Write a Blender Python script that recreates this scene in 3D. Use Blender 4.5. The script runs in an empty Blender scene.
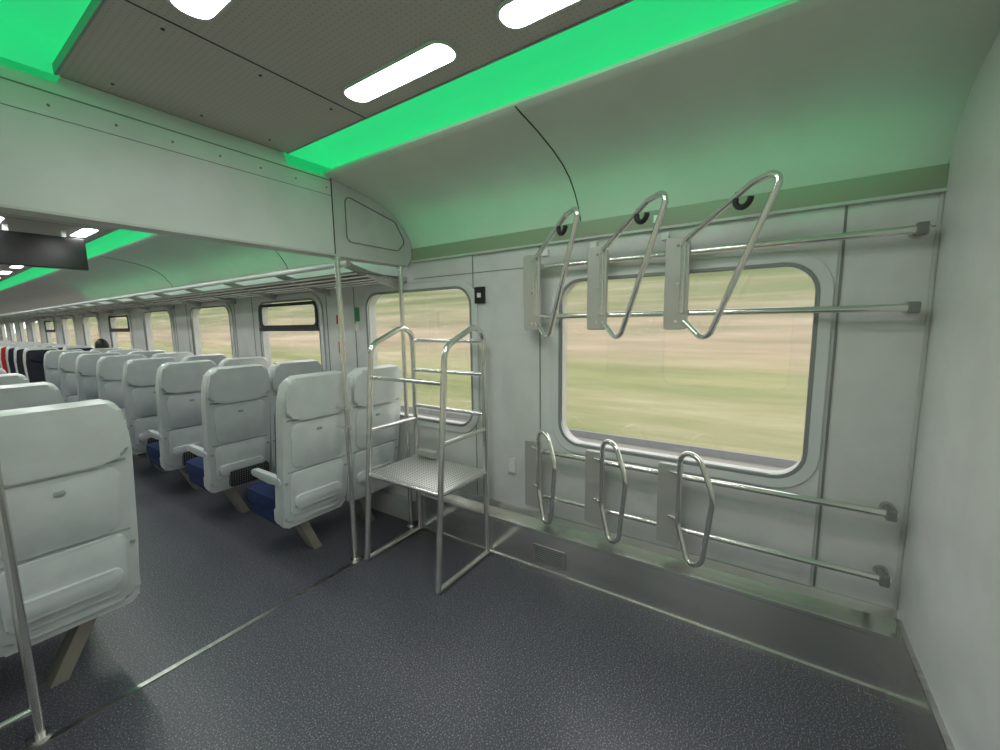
import bpy, bmesh, math, random
from mathutils import Matrix, Vector
random.seed(4)
C=bpy.context; D=bpy.data
def link(o): C.collection.objects.link(o); return o
# ---------------- materials
def mat(name,col,rough=.5,metal=0,emit=None,es=0,coat=0,spec=.5):
    m=D.materials.new(name);m.use_nodes=True;b=m.node_tree.nodes['Principled BSDF']
    b.inputs['Base Color'].default_value=(*col,1);b.inputs['Roughness'].default_value=rough
    b.inputs['Metallic'].default_value=metal;b.inputs['Coat Weight'].default_value=coat
    b.inputs['Specular IOR Level'].default_value=spec
    if emit: b.inputs['Emission Color'].default_value=(*emit,1);b.inputs['Emission Strength'].default_value=es
    return m
def noisy(name,c1,c2,scale,rough=.5,metal=0,lo=.4,hi=.6,bump=0,stretch=(1,1,1),kind='NOISE',coat=0,detail=3,spec=.5):
    m=mat(name,c1,rough,metal,coat=coat,spec=spec);nt=m.node_tree;N=nt.nodes;L=nt.links;b=N['Principled BSDF']
    tc=N.new('ShaderNodeTexCoord');mp=N.new('ShaderNodeMapping');mp.inputs['Scale'].default_value=stretch
    L.new(tc.outputs['Object'],mp.inputs['Vector'])
    if kind=='NOISE':
        t=N.new('ShaderNodeTexNoise');t.inputs['Scale'].default_value=scale;t.inputs['Detail'].default_value=detail;out=t.outputs['Fac']
    else:
        t=N.new('ShaderNodeTexVoronoi');t.inputs['Scale'].default_value=scale;out=t.outputs['Distance']
        if kind=='GRID': t.inputs['Randomness'].default_value=0
    L.new(mp.outputs[0],t.inputs['Vector'])
    r=N.new('ShaderNodeValToRGB');r.color_ramp.elements[0].position=lo;r.color_ramp.elements[1].position=hi
    r.color_ramp.elements[0].color=(*c1,1);r.color_ramp.elements[1].color=(*c2,1)
    L.new(out,r.inputs['Fac']);L.new(r.outputs['Color'],b.inputs['Base Color'])
    if bump:
        bp=N.new('ShaderNodeBump');bp.inputs['Strength'].default_value=bump;bp.inputs['Distance'].default_value=.002
        L.new(out,bp.inputs['Height']);L.new(bp.outputs[0],b.inputs['Normal'])
    return m
M={}
M['wall']=noisy('wall_laminate',(.66,.665,.66),(.70,.705,.70),6,.30)
M['wall2']=noisy('wall_laminate_grey',(.50,.51,.49),(.54,.55,.53),6,.4)
M['header']=noisy('header_paint',(.58,.61,.58),(.62,.65,.62),4,.4)
M['ceil']=noisy('ceiling_perforated',(.38,.335,.325),(.49,.43,.42),48,.5,kind='GRID',lo=.12,hi=.24,stretch=(1,1,0))
M['side']=noisy('ceiling_side_panel',(.58,.53,.52),(.61,.56,.55),3,.30,spec=.6)
M['band']=mat('beige_band',(.28,.27,.21),.5)
M['dark']=mat('dark_joint',(.03,.03,.03),.6)
M['seam']=mat('seam_grey',(.20,.21,.20),.6)
M['gasket']=mat('gasket_grey',(.26,.27,.27),.5)
M['frame']=mat('window_frame_paint',(.68,.70,.70),.3)
M['steel']=noisy('brushed_steel',(.50,.50,.48),(.62,.62,.60),30,.30,1,stretch=(1,.02,1))
M['steel2']=noisy('kick_steel',(.66,.66,.62),(.76,.76,.72),8,.19,.9,stretch=(1,.05,1))
M['tube']=mat('satin_tube',(.80,.79,.76),.17,.9)
M['plate']=mat('rack_plate',(.52,.52,.49),.35,.4)
M['perf']=noisy('perforated_plate',(.10,.10,.10),(.78,.78,.74),48,.35,.5,kind='GRID',lo=.30,hi=.36,stretch=(1,1,0))
M['rubber']=mat('black_rubber',(.012,.012,.012),.5)
M['lamp']=mat('lamp_diffuser',(.9,.9,.9),.5,emit=(1,.985,.975),es=25)
M['green']=mat('green_led_cove',(.10,.40,.26),.5,emit=(0.02,.60,.19),es=.74)
M['led']=mat('green_led_strip',(.1,.5,.2),.5,emit=(0.02,1,.27),es=3)
M['shell']=noisy('seat_shell',(.68,.705,.705),(.72,.745,.745),9,.3)
M['shell2']=mat('seat_shell_trim',(.40,.45,.43),.4)
M['fabric']=noisy('blue_fabric',(.006,.014,.06),(.015,.04,.15),90,.9,lo=.35,hi=.65,bump=.4)
M['fabdark']=noisy('dark_fabric',(.01,.011,.02),(.03,.03,.045),90,.9,lo=.35,hi=.65,bump=.4)
M['red']=mat('red_fabric',(.40,.015,.012),.8)
M['net']=noisy('pocket_net',(.006,.006,.008),(.20,.21,.22),55,.7,kind='GRID',lo=.42,hi=.55,stretch=(1,0,1))
M['leg']=mat('seat_leg_paint',(.40,.37,.31),.4,.2)
M['screen']=mat('screen_black',(.006,.006,.006),.25)
M['white']=mat('sticker_white',(.8,.8,.8),.5)
M['redsign']=mat('sign_red',(.6,.02,.02),.5)
M['greensign']=mat('sign_green',(.03,.25,.09),.5)
# floor: speckle
def floor_mat(name,base,spk):
    m=mat(name,base,.34);nt=m.node_tree;N=nt.nodes;L=nt.links;b=N['Principled BSDF']
    tc=N.new('ShaderNodeTexCoord')
    v=N.new('ShaderNodeTexNoise');v.inputs['Scale'].default_value=150;v.inputs['Detail'].default_value=3
    r=N.new('ShaderNodeValToRGB');r.color_ramp.elements[0].position=.30;r.color_ramp.elements[1].position=.70
    r.color_ramp.elements[0].color=(base[0]*.6,base[1]*.6,base[2]*.6,1)
    r.color_ramp.elements[1].color=(*spk,1);e=r.color_ramp.elements.new(.55);e.color=(*base,1)
    L.new(tc.outputs['Object'],v.inputs['Vector']);L.new(v.outputs['Fac'],r.inputs['Fac']);L.new(r.outputs['Color'],b.inputs['Base Color'])
    n=N.new('ShaderNodeTexNoise');n.inputs['Scale'].default_value=3;L.new(tc.outputs['Object'],n.inputs['Vector'])
    mr=N.new('ShaderNodeMapRange');mr.inputs['To Min'].default_value=.26;mr.inputs['To Max'].default_value=.38
    L.new(n.outputs['Fac'],mr.inputs['Value']);L.new(mr.outputs[0],b.inputs['Roughness'])
    return m
M['floor']=floor_mat('floor_vinyl',(.090,.090,.110),(.37,.37,.42))
# glass
g=D.materials.new('window_glass');g.use_nodes=True;nt=g.node_tree;nt.nodes.clear()
o=nt.nodes.new('ShaderNodeOutputMaterial');mx=nt.nodes.new('ShaderNodeMixShader');tr=nt.nodes.new('ShaderNodeBsdfTransparent')
gl=nt.nodes.new('ShaderNodeBsdfGlossy');gl.inputs['Roughness'].default_value=.03
tr.inputs[0].default_value=(.95,.95,.93,1);mx.inputs[0].default_value=.05
nt.links.new(tr.outputs[0],mx.inputs[1]);nt.links.new(gl.outputs[0],mx.inputs[2]);nt.links.new(mx.outputs[0],o.inputs[0]);M['glass']=g
# ---------------- helpers
def empty(name):
    e=D.objects.new(name,None);e.empty_display_size=.1;return link(e)
def par(o,p):
    if p: o.parent=p
    return o
def meshobj(name,bm,mats,p=None,smooth=False):
    me=D.meshes.new(name);bm.normal_update();bm.to_mesh(me);bm.free()
    for m in mats: me.materials.append(M[m])
    if smooth:
        for f in me.polygons:f.use_smooth=True
    return par(link(D.objects.new(name,me)),p)
def box(name,lo,hi,m,p=None,bev=0):
    bm=bmesh.new();bmesh.ops.create_cube(bm,size=1)
    for v in bm.verts:
        v.co=Vector([(lo[i]+hi[i])/2+v.co[i]*(hi[i]-lo[i]) for i in range(3)])
    if bev: bmesh.ops.bevel(bm,geom=bm.edges[:],offset=bev,segments=2,affect='EDGES',profile=.7)
    return meshobj(name,bm,[m],p)
def rrect(x0,y0,x1,y1,r,n=6):
    pts=[]
    for cx,cy,a in((x1-r,y1-r,0),(x0+r,y1-r,90),(x0+r,y0+r,180),(x1-r,y0+r,270)):
        for i in range(n+1):
            t=math.radians(a+90*i/n);pts.append((cx+r*math.cos(t),cy+r*math.sin(t)))
    return pts
PL={'YZ':Matrix(((0,0,1,0),(1,0,0,0),(0,1,0,0),(0,0,0,1))),
    'XZ':Matrix(((1,0,0,0),(0,0,-1,0),(0,1,0,0),(0,0,0,1))),'XY':Matrix.Identity(4)}
def panel(name,outer,holes,plane,pos,th,m,p=None,bev=0):
    """flat curve panel; pos = coordinate of its centre plane"""
    c=D.curves.new(name,'CURVE');c.dimensions='2D';c.fill_mode='BOTH';c.extrude=max(th/2-bev,0.0005);c.bevel_depth=bev;c.bevel_resolution=2
    for pts in [outer]+holes:
        s=c.splines.new('POLY');s.points.add(len(pts)-1);s.use_cyclic_u=True
        for q,(a,b) in zip(s.points,pts):q.co=(a,b,0,1)
    c.materials.append(M[m]);t=D.objects.new('tmp',c);link(t)
    dg=C.evaluated_depsgraph_get();me=D.meshes.new_from_object(t.evaluated_get(dg));D.objects.remove(t)
    mw=PL[plane].copy()
    off={'YZ':Vector((pos,0,0)),'XZ':Vector((0,pos,0)),'XY':Vector((0,0,pos))}[plane]
    me.transform(Matrix.Translation(off)@mw)
    if not me.materials: me.materials.append(M[m])
    me.name=name
    return par(link(D.objects.new(name,me)),p)
def fillet(pts,r,closed=False,n=6):
    P=[Vector(p) for p in pts];out=[];L=len(P)
    for i in range(L):
        if not closed and i in(0,L-1): out.append(P[i]);continue
        a,b,c=P[i-1],P[i],P[(i+1)%L];u=(a-b);v=(c-b);la,lc=u.length,v.length;u.normalize();v.normalize()
        ang=u.angle(v)
        if ang>3.1: out.append(b);continue
        d=min(r/math.tan(ang/2),la*.49,lc*.49);rr=d*math.tan(ang/2)
        cen=b+(u+v).normalized()*(rr/math.sin(ang/2));s=b+u*d-cen;e=b+v*d-cen
        for k in range(n+1):
            t=k/n;w=s.angle(e)
            out.append(cen+(s*math.sin((1-t)*w)+e*math.sin(t*w))/math.sin(w))
    return out
def tube(name,pts,r,m,p=None,fr=0,closed=False,n=6):
    if fr: pts=fillet(pts,fr,closed,n)
    c=D.curves.new(name,'CURVE');c.dimensions='3D';c.bevel_depth=r;c.bevel_resolution=3;c.use_fill_caps=True
    s=c.splines.new('POLY');s.points.add(len(pts)-1);s.use_cyclic_u=closed
    for q,v in zip(s.points,pts):q.co=(*v,1)
    s.use_smooth=True;c.materials.append(M[m])
    return par(link(D.objects.new(name,c)),p)
# ---------------- dims
XW=2.27;XL=-.47;XC=.90;YE=-.50;YB=2.29;YF=24.0;ZC=2.55
def mir(x): return 2*XC-x
# floor
box('floor',(XL-.1,YE-.1,-.06),(XW+.1,YF+.1,0),'floor')
e=empty('trim_1')
box('threshold_strip',(XL,YB-.014,0),(XW-.08,YB+.014,.004),'steel',e)
# windows
cents=[0.46+1.78*i for i in range(13)]
wins=[]
for i,c in enumerate(cents):
    if i==0: wins.append((-.145,1.075,.865,1.845))
    else: wins.append((c-.0-.55+.06,c+.55+.06,.87,1.86))
holes=[rrect(a,z0,b,z1,.13) for a,b,z0,z1 in wins]
panel('wall_right',[(YE,0),(YF,0),(YF,2.2),(YE,2.2)],holes,'YZ',XW+.04,.08,'wall')
panel('wall_left',[(YE,0),(YF,0),(YF,2.2),(YE,2.2)],holes,'YZ',XL-.04,.08,'wall')
k=0
for side in(1,-1):
    for i,(a,b,z0,z1) in enumerate(wins):
        k+=1
        xw=XW if side==1 else XL
        e=empty('window_%d'%k)
        f=.05
        panel('outer_frame',rrect(a-f,z0-f,b+f,z1+f,.17),[rrect(a+.004,z0+.004,b-.004,z1-.004,.128)],'YZ',xw-side*.008,.016,'frame',e,.005)
        panel('gasket',rrect(a-.006,z0-.006,b+.006,z1+.006,.134),[rrect(a+.006,z0+.006,b-.006,z1-.006,.124)],'YZ',xw-side*.006,.024,'gasket',e,.003)
        panel('glass',rrect(a-.01,z0-.01,b+.01,z1+.01,.13),[],'YZ',xw+side*.035,.004,'glass',e)
        if i in(2,5,8):
            box('hopper_bar',(xw-.02,a,z1-.30),(xw+.02,b,z1-.26),'dark',e)
            panel('hopper_sash',rrect(a+.02,z1-.27,b-.02,z1-.02,.05),[rrect(a+.05,z1-.24,b-.05,z1-.05,.04)],'YZ',xw-side*.012,.02,'dark',e)
# wall trims right
t=empty('trim_2')
panel('surround_panel',[(-.20,.37),(1.20,.37),(1.20,1.93),(-.20,1.93)],[rrect(-.145,.865,1.075,1.845,.13)],'YZ',XW-.003,.010,'wall',t,.002)
box('joint_a',(XW-.005,-.222,.37),(XW+.002,-.213,2.08),'seam',t)
box('joint_b',(XW-.004,1.215,.37),(XW+.002,1.220,2.08),'seam',t)
box('joint_c',(XW-.004,1.73,.37),(XW+.002,1.735,2.08),'seam',t)
box('joint_h',(XW-.004,YE,1.945),(XW+.002,YB,1.949),'seam',t)
# beige band
box('beige_band',(XW-.022,YE,2.075),(XW,YB,2.165),'band',t,.004)
box('band_lip',(XW-.03,YE,2.065),(XW,YB,2.077),'wall2',t)
# saloon trim
box('saloon_rail_trim',(XW-.03,YB+.08,1.93),(XW,YF,1.97),'wall2',t)
box('saloon_skirting',(XW-.05,YB+.08,0),(XW,YF,.18),'wall2',t)
tl=empty('trim_3');box('left_skirting',(XL,YE,0),(XL+.05,YF,.18),'wall2',tl)
box('left_band',(XL,YE,2.075),(XL+.02,YF,2.165),'band',tl)
for yj in (3.02,3.42,4.78,5.2,6.55,6.95):
    box('saloon_joint',(XW-.004,yj,.2),(XW+.002,yj+.005,1.93),'seam',t)
# kick plate (stepped stainless)
bs=empty('baseboard_right')
bm=bmesh.new();prof=[(2.26,0),(2.178,0),(2.178,.030),(2.19,.036),(2.19,.262),(2.184,.27),(2.184,.285),(2.25,.325),(2.262,.365),(2.275,.365)]
va=[bm.verts.new((x,YE,z)) for x,z in prof];vb=[bm.verts.new((x,YB-.02,z)) for x,z in prof]
for i in range(len(prof)-1): bm.faces.new((va[i],va[i+1],vb[i+1],vb[i]))
bm.faces.new(va);bm.faces.new(vb[::-1])
meshobj('kick_plate',bm,['steel2'],bs)
panel('grille_frame',rrect(1.00,.075,1.23,.185,.008),[],'YZ',2.188,.008,'steel',bs)
for i in range(6): box('grille_slat',(2.180,1.02,.092+i*.014),(2.186,1.21,.097+i*.014),'seam',bs)
be=empty('baseboard_end')
box('end_kick',(XL,YE,0),(2.20,YE+.012,.355),'steel2',be)
box('end_kick_lip',(XL,YE,.355),(2.20,YE+.018,.365),'steel',be)
# end wall
panel('wall_end',[(XL-.1,0),(XW+.1,0),(XW+.1,2.75),(XL-.1,2.75)],[],'XZ',YE-.04,.08,'wall')
t4=empty('trim_4');box('end_joint',(1.33,YE-.001,.37),(1.338,YE+.003,2.5),'seam',t4)
tube('corner_seal',[(XW-.006,YE+.006,.37),(XW-.006,YE+.006,2.2)],.008,'wall2',t4)
# far wall
panel('wall_far',[(XL-.1,0),(XW+.1,0),(XW+.1,2.75),(XL-.1,2.75)],[rrect(.55,.0,1.25,2.0,.05)],'XZ',YF,.08,'wall2')
box('door_1',(.5,YF+.05,0),(1.3,YF+.09,2.05),'screen')
# ---------------- ceiling cross-section, extruded
def strip(name,prof,y0,y1,m,p,sm=True):
    bm=bmesh.new();n=max(1,int((y1-y0)/3))
    rows=[[bm.verts.new((x,y0+(y1-y0)*j/n,z)) for x,z in prof] for j in range(n+1)]
    for j in range(n):
        for i in range(len(prof)-1): bm.faces.new((rows[j][i],rows[j+1][i],rows[j+1][i+1],rows[j][i+1]))
    return meshobj(name,bm,[m],p,sm)
ce=empty('ceiling')
spr=[(1.605,2.503),(1.562,2.503),(1.562,2.515),(1.555,2.515),(1.553,2.502),(1.56,2.497),(1.60,2.49),(1.75,2.47),(1.90,2.44),(2.02,2.405),(2.11,2.36),(2.18,2.30),(2.225,2.24),(2.25,2.20),(2.262,2.165)]
grn=[(1.30,2.58),(1.28,2.64),(1.34,2.675),(1.50,2.675),(1.59,2.65),(1.61,2.60),(1.612,2.50)]
for s,nm in((1,'right'),(-1,'left')):
    f=(lambda q:q) if s==1 else (lambda q:[(mir(x),z) for x,z in q])
    strip('side_panel_lip_'+nm,f(spr[:5]),YE,YF,'side',ce,False)
    strip('side_panel_'+nm,f(spr[4:]),YE,YF,'side',ce)
    strip('green_cove_'+nm,f(grn),YE,YF,'green',ce)
    x0,x1=sorted((s*.70+.9,s*.707+.9))
    box('led_tape_'+nm,(x0,YE+.02,2.513),(x1,YB,2.525),'led',ce)
    # focused green LED battens inside the coves, washing across the car
    for y0,y1 in((YE+.05,YB-.02),(YB+.12,6.5),(6.5,11.0)):
        la=D.lights.new('green_led_batten','AREA');la.shape='RECTANGLE';la.size=y1-y0;la.size_y=.006
        la.color=(.05,1,.36);la.energy=2.0*(y1-y0)/2.8;la.spread=math.radians(22)
        lo=par(link(D.objects.new('green_led_batten_'+nm,la)),ce);a=math.radians(8.0)
        zd=Vector((s*math.cos(a),0,math.sin(a)));xd=Vector((0,1,0));yd=zd.cross(xd)
        lo.matrix_world=Matrix(((xd.x,yd.x,zd.x,.9+s*.694),(xd.y,yd.y,zd.y,(y0+y1)/2),(xd.z,yd.z,zd.z,2.522),(0,0,0,1)))
box('ceiling_panel',(mir(1.34),YE,ZC),(1.34,YF,ZC+.03),'ceil',ce)
box('roof_cover',(XL-.1,YE-.1,2.72),(XW+.1,YF+.1,2.78),'wall2',ce)
for s in(1,-1):
    x=1.34 if s==1 else mir(1.34)
    box('panel_edge',(x-.004,YE,ZC-.003),(x+.004,YF,ZC+.034),'gasket',ce)
for yj in(-.1,1.62,3.6,5.4,7.2,9):
    box('ceiling_joint',(mir(1.34),yj,ZC-.0015),(1.34,yj+.006,ZC),'dark',ce)
for yj in(.95,4.0,6.9):
    for s in(1,-1):
        pts=[((x if s==1 else mir(x))-s*.001,yj,z-.001) for x,z in spr[5:]]
        tube('panel_seam',pts,.003,'dark',ce)
for x in(.6,.9,1.2):
    for y in(1.68,2.2):
        tube('screw',[(x,y,ZC+.001),(x,y,ZC-.002)],.006,'dark',ce)
# ---------------- ceiling lamps
ys=[.22,.98]+[3.0+1.2*i for i in range(17)]
for j,y in enumerate(ys):
    for x in(1.19,.61):
        L_=.55
        e=empty('ceiling_lamp')
        panel('diffuser',rrect(x-.055,y,x+.055,y+L_,.05),[],'XY',ZC-.004,.006,'lamp',e)
        panel('bezel',rrect(x-.062,y-.007,x+.062,y+L_+.007,.056),[rrect(x-.053,y+.002,x+.053,y+L_-.002,.048)],'XY',ZC-.003,.010,'wall2',e)
# ---------------- bulkhead
b=empty('bulkhead_header')
hz=2.045
outl=[(XL,hz),(1.60,hz),(1.60,ZC-.003),(XL,ZC-.003)]
right=[(1.603,hz)]+[(2.20,hz),(2.235,hz+.03)]+[(x-.004,z-.002) for x,z in reversed(spr[7:])]+[(1.603,2.487)]
panel('header_board',outl,[],'XZ',YB+.05,.10,'header',b)
panel('header_top_infill',[(1.34,2.49),(1.60,2.49),(1.64,2.68),(1.27,2.68)],[],'XZ',YB+.05,.10,'green',b)
panel('header_top_infill_left',[(mir(1.34),2.52),(mir(1.60),2.52),(mir(1.64),2.68),(mir(1.27),2.68)],[],'XZ',YB+.05,.10,'green',b)
panel('header_corner',right,[],'XZ',YB+.055,.11,'wall2',b,.004)
ins=fillet([(1.69,2.13,0),(2.12,2.13,0),(2.19,2.20,0),(2.10,2.33,0),(1.69,2.42,0)],.04,True)
ins=[(q.x,q.y) for q in ins]
ins2=fillet([(1.695,2.135,0),(2.117,2.135,0),(2.182,2.20,0),(2.096,2.325,0),(1.695,2.413,0)],.037,True);ins2=[(q.x,q.y) for q in ins2]
panel('corner_inset_line',ins,[ins2],'XZ',YB-.004,.006,'seam',b)
box('header_seam',(XL,YB-.002,2.475),(1.60,YB,2.480),'seam',b)
box('header_seam_low',(XL,YB-.0015,2.388),(1.60,YB,2.391),'seam',b)
box('header_lip',(XL,YB-.008,hz-.012),(2.2,YB+.10,hz),'wall2',b,.003)
box('header_split',(1.600,YB-.003,hz),(1.606,YB,2.49),'dark',b)
for i in range(9): 
    x=.05+i*.19; tube('rivet',[(x,YB,2.43),(x,YB-.003,2.43)],.005,'seam',b)
# ---------------- grab poles
def flange(x,y,z,p,r=.035,h=.012): tube('flange',[(x,y,z),(x,y,z+h)],r,'tube',p)
def pole(x,y,z1):
    e=empty('grab_pole');tube('shaft',[(x,y,.0),(x,y,z1)],.0165,'tube',e);flange(x,y,0,e);flange(x,y,z1-.013,e);return e
e=pole(1.63,2.315,hz-.012)
for z in(.93,1.06): tube('clamp',[(1.63,2.315,z-.015),(1.63,2.315,z+.015)],.024,'tube',e); tube('clamp_arm',[(1.63,2.315,z),(1.63,2.42,z)],.010,'tube',e)
e=pole(2.17,2.33,hz-.012)
e=pole(.165,2.33,hz-.012);tube('low_bar',[(.165,2.33,.13),(XL+.0,2.33,.13)],.013,'tube',e);tube('high_bar',[(.165,2.33,.95),(XL,2.33,.95)],.013,'tube',e)
# ---------------- bike rails
for nm,z in(('a',1.93),('b',1.64),('c',.81),('d',.525)):
    e=empty('bicycle_rail');tube('rail',[(2.19,YE+.045,z),(2.19,1.25,z)],.0155,'tube',e)
    box('end_block',(2.165,YE+.05,z-.022),(2.212,YE+.082,z+.022),'seam',e,.006)
    tube('wall_bracket_end',[(2.19,YE+.066,z),(XW,YE+.066,z)],.015,'seam',e);tube('base_end',[(XW-.008,YE+.066,z),(XW,YE+.066,z)],.026,'plate',e)
    tube('collar',[(2.19,1.225,z),(2.19,1.26,z)],.022,'plate',e);tube('wall_bracket',[(2.19,1.242,z),(XW,1.242,z)],.014,'plate',e)
# hooks
def W(p,s,z,off=0): return (2.165-.27*s,p-.405*s,z)
PH=(1.205,.805,.405)
for p in PH:
    e=empty('bicycle_wheel_hook')
    panel('mount_plate',rrect(p-.045,1.565,p+.055,1.995,.012),[],'YZ',2.163,.028,'plate',e,.004)
    for zz in(1.64,1.93): tube('clamp',[(2.19,p-.04,zz),(2.19,p+.045,zz)],.021,'plate',e)
    for zz in (1.60,1.78,1.96): tube('bolt',[(2.150,p,zz),(2.144,p,zz)],.008,'tube',e)
    tube('hook_tube',[W(p,.06,1.64),W(p,.06,1.975),W(p,.74,2.14),W(p,1.0,2.155),W(p,.36,1.50),W(p,.10,1.60)],.0135,'tube',e,.05,False,8)
    c=Vector(W(p,.66,2.105));d=Vector((-.27,-.405,0)).normalized()
    pts=[c+d*(.034*math.cos(a))+Vector((0,0,.034*math.sin(a)-.015)) for a in [math.radians(-230+ i*19) for i in range(13)]]
    tube('rubber_ring',pts,.012,'rubber',e)
for p in PH:
    e=empty('bicycle_wheel_loop')
    panel('mount_plate',rrect(p-.045,.455,p+.055,.875,.012),[],'YZ',2.163,.028,'plate',e,.004)
    for zz in(.525,.81): tube('clamp',[(2.19,p-.04,zz),(2.19,p+.045,zz)],.021,'plate',e)
    tube('loop_tube',[W(p,.12,.955),W(p,.34,.97),W(p,.53,.80),W(p,.43,.44),W(p,.27,.40),W(p,.12,.58)],.0135,'tube',e,.12,True,8)
    tube('stay_top',[(2.155,p,.84),W(p,.13,.84)],.009,'tube',e);tube('stay_bottom',[(2.155,p,.60),W(p,.14,.60)],.009,'tube',e)
# ---------------- luggage stand
e=empty('luggage_stand')
XB=2.172
def fx(z): return 1.665+.085*z
for y in(1.585,2.235):
    tube('side_frame',[(XB,y,.018),(XB,y,1.63),(fx(1.47),y,1.47),(fx(0),y,.018),],.019,'tube',e,.10,False,8)
    tube('foot_bar',[(fx(0),y,.019),(XB,y,.019)],.019,'tube',e)
    for z in(.90,): tube('side_bar',[(fx(z),y,z),(XB,y,z)],.0145,'tube',e)
    tube('shelf_side',[(fx(.60),y,.60),(XB,y,.60)],.0145,'tube',e)
for z in(1.49,1.27,1.0,.60): tube('back_bar',[(XB,1.585,z),(XB,2.235,z)],.0145,'tube',e)
tube('front_bar',[(fx(1.26),1.585,1.26),(fx(1.26),2.235,1.26)],.0145,'tube',e)
tube('front_bar_low',[(fx(.60),1.585,.60),(fx(.60),2.235,.60)],.0155,'tube',e)
box('shelf_plate',(1.72,1.59,.606),(2.165,2.23,.618),'perf',e,.003)
box('hinge_box',(2.11,2.0,.635),(2.165,2.18,.68),'plate',e,.004)
# ---------------- small wall items
e=empty('intercom_box');box('case',(XW-.02,1.63,1.74),(XW,1.71,1.85),'rubber',e,.004);box('button',(XW-.024,1.655,1.78),(XW-.018,1.685,1.81),'white',e)
e=empty('light_switch');box('case',(XW-.02,1.40,.60),(XW,1.45,.70),'white',e,.004)
for y,z in((1.17,2.02),(.87,2.03),(.53,2.12),(.49,2.03)):
    box('wall_sticker',(XW-.026,y-.018,z-.018),(XW-.0215 if z>2.06 else XW-.0,y+.018,z+.018),'white')
e=empty('fire_extinguisher_sign');box('plate',(XW-.006,3.22,1.62),(XW,3.28,1.70),'redsign',e);box('plate_low',(XW-.006,3.22,1.36),(XW,3.27,1.46),'redsign',e)
e=empty('exit_sign');box('plate',(XW-.006,2.96,1.64),(XW,3.02,1.76),'greensign',e);box('plate_white',(XW-.006,2.96,1.56),(XW,3.02,1.62),'white',e)
e=empty('info_display')
box('screen_case',(.52,5.72,2.19),(1.20,5.80,2.49),'screen',e,.008)
for x in(.7,1.06): box('hanger',(x-.015,5.74,2.48),(x+.015,5.78,ZC),'wall2',e)
# ---------------- overhead racks
for s in(1,-1):
    e=empty('luggage_rack');f=(lambda x:x) if s==1 else mir
    y0,y1=YB+.14,YF-.3
    tube('light_bar',[(f(1.80),y0,2.025),(f(1.80),y1,2.025)],.020,'frame',e)
    for x,z in((1.86,1.965),(1.95,1.955),(2.04,1.945),(2.12,1.94),(2.20,1.935)): tube('rack_rail',[(f(x),y0,z),(f(x),y1,z)],.010,'tube',e)
    x0,x1=sorted((f(1.84),f(2.24)));box('rack_shelf',(x0,y0,1.968),(x1,y1,1.974),'gasket',e)
    y=y0+.02
    while y<y1:
        bm=bmesh.new();pr=[(1.79,2.04),(1.79,2.0),(2.05,1.93),(XW,1.87),(XW,1.96),(2.0,1.99)]
        a_=[bm.verts.new((f(x),y,z)) for x,z in pr];b_=[bm.verts.new((f(x),y+.025,z)) for x,z in pr]
        bm.faces.new(a_);bm.faces.new(b_[::-1])
        for i in range(6): bm.faces.new((a_[i],a_[i-1],b_[i-1],b_[i]))
        bmesh.ops.recalc_face_normals(bm,faces=bm.faces[:])
        meshobj('bracket',bm,['plate'],e);y+=.9
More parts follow.
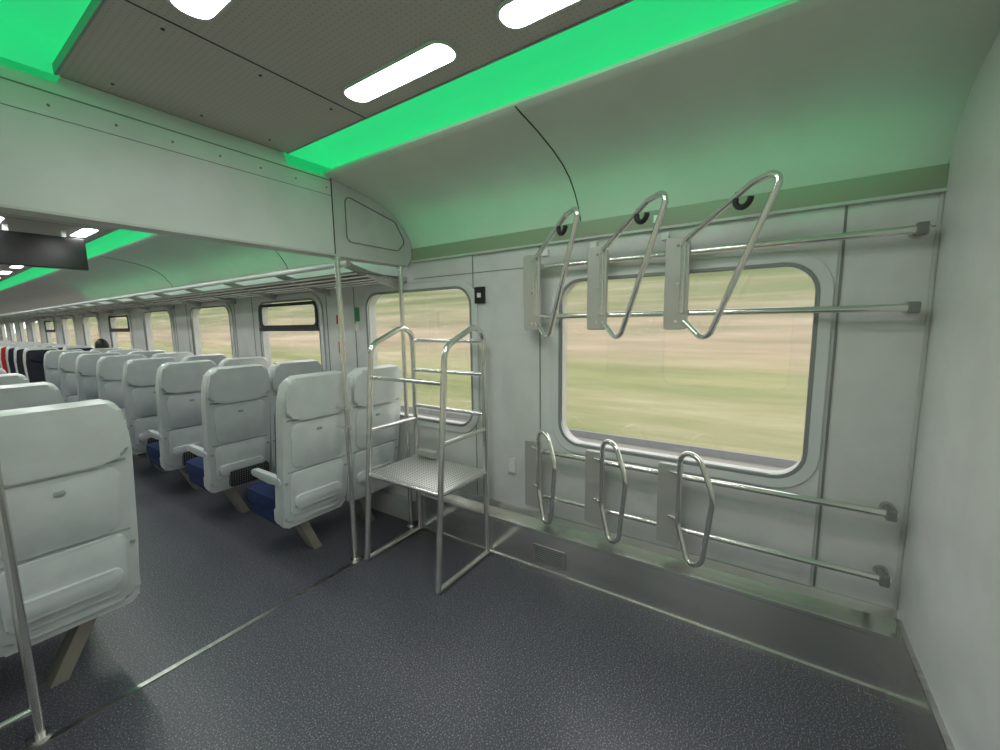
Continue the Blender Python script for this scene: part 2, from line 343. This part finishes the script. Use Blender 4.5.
# ---------------- seats
def ext(bm,pts,d0,d1,mi,Mx,bev=.012,seg=2):
    a=[bm.verts.new(Mx@Vector((x,d0,h))) for x,h in pts];c=[bm.verts.new(Mx@Vector((x,d1,h))) for x,h in pts]
    n=len(pts);F=[bm.faces.new(a),bm.faces.new(c[::-1])]
    for i in range(n): F.append(bm.faces.new((a[i],a[(i+1)%n],c[(i+1)%n],c[i])))
    for f in F:f.material_index=mi
    if bev:
        ed=list(F[0].edges)+list(F[1].edges)
        r=bmesh.ops.bevel(bm,geom=ed,offset=bev,segments=seg,affect='EDGES',profile=.5)
        for f in r['faces']: f.material_index=mi
def fil2(pts,r,n=5): return [(q.x,q.y) for q in fillet([(x,y,0) for x,y in pts],r,True,n)]
def seat_mesh(name,fab,sg=1,net=True):
    bm=bmesh.new()
    lean=math.atan2(.13,.94)
    Mx=Matrix.Translation((0,.10,.33))@Matrix.Rotation(lean,4,'X')
    out=fil2([(-.225,0),(.225,0),(.236,.30),(.240,.74),(.232,.84),(.208,.965),(-.208,.965),(-.232,.84),(-.240,.74),(-.236,.30)],.06)
    ext(bm,out,-.040,.040,0,Mx,.018)
    cap=fil2([(-.225,.735),(-.12,.705),(.12,.705),(.225,.735),(.229,.83),(.202,.978),(-.202,.978),(-.229,.83)],.045)
    ext(bm,cap,-.066,.02,0,Mx,.022,3)
    ext(bm,fil2([(-.215,.70),(.215,.70),(.215,.712),(-.215,.712)],.004),-.043,-.02,1,Mx,0)
    ext(bm,fil2([(-.175,.375),(.175,.375),(.195,.685),(-.195,.685)],.05),-.050,-.02,0,Mx,.010)
    ext(bm,fil2([(-.19,.05),(.19,.05),(.195,.35),(-.195,.35)],.04),-.048,-.02,0,Mx,.010)
    ext(bm,fil2([(-.21,.356),(.21,.356),(.21,.366),(-.21,.366)],.003),-.0425,-.02,1,Mx,0)
    ext(bm,fil2([(-.165,.10),(.165,.10),(.17,.19),(-.17,.19)],.03),-.066,-.02,0,Mx,.014)
    ext(bm,fil2([(-.018,.61),(.018,.61),(.018,.628),(-.018,.628)],.006),-.057,-.02,1,Mx,.003)
    ext(bm,fil2([(-.228,-.04),(.228,-.04),(.232,.10),(-.232,.10)],.03),-.025,.085,0,Mx,.015)
    if net: ext(bm,fil2([(-.10,-.01),(.205,-.01),(.205,.13),(-.10,.13)],.02),-.075,-.03,3,Mx,.006)
    for sx in(-1,1):
        ext(bm,[(sx*.215+.010*math.cos(a),.29+.010*math.sin(a)) for a in [i*math.pi/5 for i in range(10)]],-.045,.02,1,Mx,0)
    ext(bm,fil2([(-.21,.08),(.21,.08),(.22,.70),(.19,.93),(-.19,.93),(-.22,.70)],.05),.02,.090,2,Mx,.025,3)
    ext(bm,fil2([(-.17,.73),(.17,.73),(.16,.90),(-.16,.90)],.04),.07,.12,2,Mx,.022,3)
    Mz=Matrix(((1,0,0,0),(0,0,1,0),(0,1,0,0),(0,0,0,1)))
    ext(bm,fil2([(-.22,.13),(.22,.13),(.22,.60),(-.22,.60)],.05),.37,.47,2,Mz,.03,3)
    ext(bm,fil2([(-.225,.10),(.225,.10),(.21,.57),(-.21,.57)],.04),.30,.385,2,Mz,.012)
    My=Matrix(((0,1,0,0),(1,0,0,0),(0,0,1,0),(0,0,0,1)))
    for sx in(-.222,.222):
        ext(bm,fil2([(.05,.60),(.06,.645),(.40,.645),(.43,.63),(.42,.60),(.20,.585)],.012),sx-.018,sx+.018,0,My,.008)
        ext(bm,fil2([(.06,.36),(.16,.36),(.13,.61),(.05,.61)],.01),sx-.010,sx+.010,0,My,.004)
    tp=[(-.11*sg,.14,.31),(-.11*sg,.24,.31),(-.05*sg,.24,.31),(-.05*sg,.14,.31)]
    bt=[(.03*sg,.18,.0),(.03*sg,.28,.0),(.09*sg,.28,.0),(.09*sg,.18,.0)]
    va=[bm.verts.new(v) for v in tp];vb=[bm.verts.new(v) for v in bt]
    FF=[bm.faces.new(va),bm.faces.new(vb[::-1])]+[bm.faces.new((va[i],va[i-1],vb[i-1],vb[i])) for i in range(4)]
    for f in FF:f.material_index=4
    bmesh.ops.recalc_face_normals(bm,faces=bm.faces[:])
    me=D.meshes.new(name);bm.to_mesh(me);bm.free()
    for m in('shell','shell2',fab,'net','leg'): me.materials.append(M[m])
    for f in me.polygons:f.use_smooth=True
    try: me.set_sharp_from_angle(angle=math.radians(35))
    except Exception: pass
    return me
s_first={1:seat_mesh('seat_a','fabric',1,False),-1:seat_mesh('seat_b','fabric',-1,False)}
s_norm={1:seat_mesh('seat_c','fabric',1,True),-1:seat_mesh('seat_d','fabric',-1,False)}
sd=seat_mesh('seat_dark','fabdark',1,False);sr=seat_mesh('seat_red','red',1,False)
def put(me,x,y,flip=False):
    o=link(D.objects.new('passenger_seat',me));o.location=(x,y,0)
    if flip:o.rotation_euler=(0,0,math.pi)
SX=(1.525,2.005,.325,-.17)
rows=[2.50,3.58]+[4.53+.93*i for i in range(6)]
for r_i,y in enumerate(rows):
    for x in SX:
        sg=1 if x>1 else -1
        yy=2.44 if (x<1 and r_i==0) else y
        put((s_first if r_i==0 else s_norm)[sg],x,yy)
y=rows[-1]+1.7;i=0
while y<YF-1:
    for x in SX:
        put(sr if (i==3 and x==SX[0]) or (i==1 and x==SX[2]) else sd,x,y,True)
    y+=.93;i+=1
# ---------------- seated passenger
def skin_obj(name,verts,edges,radii,m,p,sub=2):
    me=D.meshes.new(name);me.from_pydata([Vector(v) for v in verts],edges,[]);me.materials.append(m)
    o=par(link(D.objects.new(name,me)),p);sk=o.modifiers.new('skin','SKIN')
    for i,r in enumerate(radii):
        rr=r if isinstance(r,tuple) else (r,r);me.skin_vertices[0].data[i].radius=rr
        me.skin_vertices[0].data[i].use_root=(i==0)
    sk.use_smooth_shade=True;s=o.modifiers.new('sub','SUBSURF');s.levels=sub;s.render_levels=sub;return o
skinm=mat('skin_tone',(.45,.27,.19),.55);hair=noisy('black_hair',(.008,.007,.006),(.02,.016,.012),60,.5);jk=mat('dark_jacket',(.02,.022,.03),.8);eye=mat('eye_white',(.7,.7,.7),.3)
pe=empty('seated_passenger');px,py=SX[1],rows[7]
def V(x,y,z): return (px+x,py+y,z)
vs=[V(0,.27,.56),V(0,.25,.75),V(0,.22,.98),V(0,.215,1.12),V(-.17,.22,1.05),V(.17,.22,1.05),V(-.19,.28,.80),V(.19,.28,.80),V(-.15,.45,.66),V(.15,.45,.66),
    V(-.10,.30,.55),V(.10,.30,.55),V(-.11,.66,.53),V(.11,.66,.53),V(-.11,.68,.12),V(.11,.68,.12),V(-.11,.80,.05),V(.11,.80,.05)]
es=[(0,1),(1,2),(2,3),(2,4),(2,5),(4,6),(5,7),(6,8),(7,9),(0,10),(0,11),(10,12),(11,13),(12,14),(13,15),(14,16),(15,17)]
ra=[(.14,.10),(.13,.095),(.15,.095),.055,.06,.06,.045,.045,.034,.034,.085,.085,.06,.06,.042,.042,.035,.035]
skin_obj('clothed_body',vs,es,ra,jk,pe)
bm=bmesh.new();bmesh.ops.create_uvsphere(bm,u_segments=24,v_segments=18,radius=1)
for v in bm.verts:
    x,y_,z=v.co
    w=.078*(1-.22*max(0,-z));d=.098
    v.co=Vector((x*w,y_*d+(.012 if z<0 and y_>0 else 0),z*.118))
    if abs(x)<.2 and y_>.85 and -.35<z<.05: v.co.y+=.02
M['_skin']=skinm;M['_hair']=hair;M['_eye']=eye
h=meshobj('head',bm,['_skin'],pe,True);h.location=V(0,.235,1.315)
bm=bmesh.new();bmesh.ops.create_uvsphere(bm,u_segments=24,v_segments=18,radius=1)
for v in bm.verts:
    x,y_,z=v.co
    lim=.05 if y_<.3 else .55
    if y_<-.1: lim=-.55
    zz=max(z,lim)
    v.co=Vector((x*.087,y_*.107-.006,zz*.130))
hh=meshobj('hair',bm,['_hair'],pe,True);hh.location=V(0,.232,1.325)
for sx in(-1,1):
    bm=bmesh.new();bmesh.ops.create_uvsphere(bm,u_segments=10,v_segments=8,radius=.012);q=meshobj('eye',bm,['_eye'],pe,True);q.location=V(sx*.03,.322,1.325)
    bm=bmesh.new();bmesh.ops.create_uvsphere(bm,u_segments=10,v_segments=8,radius=.03);q=meshobj('ear',bm,['_skin'],pe,True);q.location=V(sx*.078,.23,1.31);q.scale=(.35,.6,1)
    hv=[V(sx*.15,.47,.655),V(sx*.14,.53,.635)];he=[(0,1)];hr=[.026,(.036,.018)]
    for f_i in range(4):
        b0=len(hv);ox=(f_i-1.5)*.019;ln=[.062,.072,.068,.052][f_i]
        hv+= [V(sx*.14+ox,.56,.632),V(sx*.14+ox,.56+ln*.5,.622),V(sx*.14+ox,.56+ln,.604)];he+=[(1,b0),(b0,b0+1),(b0+1,b0+2)];hr+=[.010,.009,.007]
    b0=len(hv);hv+=[V(sx*.14-sx*.04,.51,.63),V(sx*.14-sx*.055,.545,.618)];he+=[(0,b0),(b0,b0+1)];hr+=[.011,.009]
    skin_obj('hand',hv,he,hr,skinm,pe,1)
tube('mouth',[V(-.022,.325,1.262),V(0,.333,1.261),V(.022,.325,1.262)],.004,'redsign',pe)
# ---------------- outside
hm=D.materials.new('blurred_hillside');hm.use_nodes=True;nt=hm.node_tree;N=nt.nodes;L=nt.links;b=N['Principled BSDF'];b.inputs['Roughness'].default_value=1;b.inputs['Specular IOR Level'].default_value=0
tc=N.new('ShaderNodeTexCoord');mp=N.new('ShaderNodeMapping');mp.inputs['Scale'].default_value=(.5,.07,1.5);L.new(tc.outputs['Object'],mp.inputs['Vector'])
n1=N.new('ShaderNodeTexNoise');n1.inputs['Scale'].default_value=1.5;n1.inputs['Detail'].default_value=7;n1.inputs['Roughness'].default_value=.62;L.new(mp.outputs[0],n1.inputs['Vector'])
r=N.new('ShaderNodeValToRGB');el=r.color_ramp.elements
el[0].position=.36;el[0].color=(.09,.11,.05,1);el[1].position=.68;el[1].color=(.58,.51,.40,1)
q=el.new(.46);q.color=(.20,.22,.12,1);q=el.new(.56);q.color=(.36,.30,.21,1)
L.new(n1.outputs['Fac'],r.inputs['Fac'])
sx=N.new('ShaderNodeSeparateXYZ');L.new(tc.outputs['Object'],sx.inputs[0])
r2=N.new('ShaderNodeValToRGB');e2=r2.color_ramp.elements;e2[0].position=0;e2[0].color=(.29,.31,.15,1);e2[1].position=1;e2[1].color=(.19,.23,.12,1)
q=e2.new(.22);q.color=(.35,.36,.18,1);q=e2.new(.36);q.color=(.46,.36,.27,1);q=e2.new(.56);q.color=(.40,.34,.25,1);q=e2.new(.72);q.color=(.25,.28,.16,1)
mr=N.new('ShaderNodeMapRange');mr.inputs['From Min'].default_value=-1.2;mr.inputs['From Max'].default_value=4;L.new(sx.outputs['Z'],mr.inputs['Value']);L.new(mr.outputs[0],r2.inputs['Fac'])
mx=N.new('ShaderNodeMix');mx.data_type='RGBA';mx.inputs[0].default_value=.58;L.new(r.outputs['Color'],mx.inputs[6]);L.new(r2.outputs['Color'],mx.inputs[7]);L.new(mx.outputs[2],b.inputs['Base Color'])
M['hill']=hm;M['ballast']=noisy('ballast',(.20,.19,.17),(.32,.30,.27),1.5,1,stretch=(1,.05,1))
for s in(1,-1):
    bm=bmesh.new();pf=[(2.6,-1.3),(6,-1.28),(10.5,-1.27),(12,-.6),(15,1.2),(19,4),(26,9),(40,16)]
    ya,yb=-70,130;rowsv=[[bm.verts.new(((x if s==1 else 1.8-x),yv,z)) for x,z in pf] for yv in(ya,0,40,yb)]
    for j in range(3):
        for i in range(len(pf)-1): bm.faces.new((rowsv[j][i],rowsv[j+1][i],rowsv[j+1][i+1],rowsv[j][i+1]))
    meshobj('hillside',bm,['hill'])
e=empty('railway_track')
box('track_ballast',(7.2,-70,-1.25),(9.6,130,-1.16),'ballast',e)
for x in(7.7,9.15): box('rail',(x-.035,-70,-1.16),(x+.035,130,-1.0),'gasket',e)
# ---------------- world, sun
w=D.worlds.new('World');C.scene.world=w;w.use_nodes=True;bg=w.node_tree.nodes['Background'];bg.inputs[0].default_value=(.95,.96,1,1);bg.inputs[1].default_value=2.3
# ---------------- camera
R=[[0.55559,-0.11081,0.82404],[-0.83133,-0.05677,0.55287],[-0.01448,-0.99222,-0.12366]]
cam=link(D.objects.new('camera',D.cameras.new('camera')))
cam.matrix_world=Matrix(((R[0][0],-R[0][1],-R[0][2],0),(R[1][0],-R[1][1],-R[1][2],0),(R[2][0],-R[2][1],-R[2][2],1.6),(0,0,0,1)))
cam.data.sensor_fit='HORIZONTAL';cam.data.sensor_width=36;cam.data.lens=14.724;cam.data.clip_start=.02;cam.data.clip_end=300
C.scene.camera=cam
C.scene.view_settings.view_transform='Standard'
C.scene.view_settings.look='None'
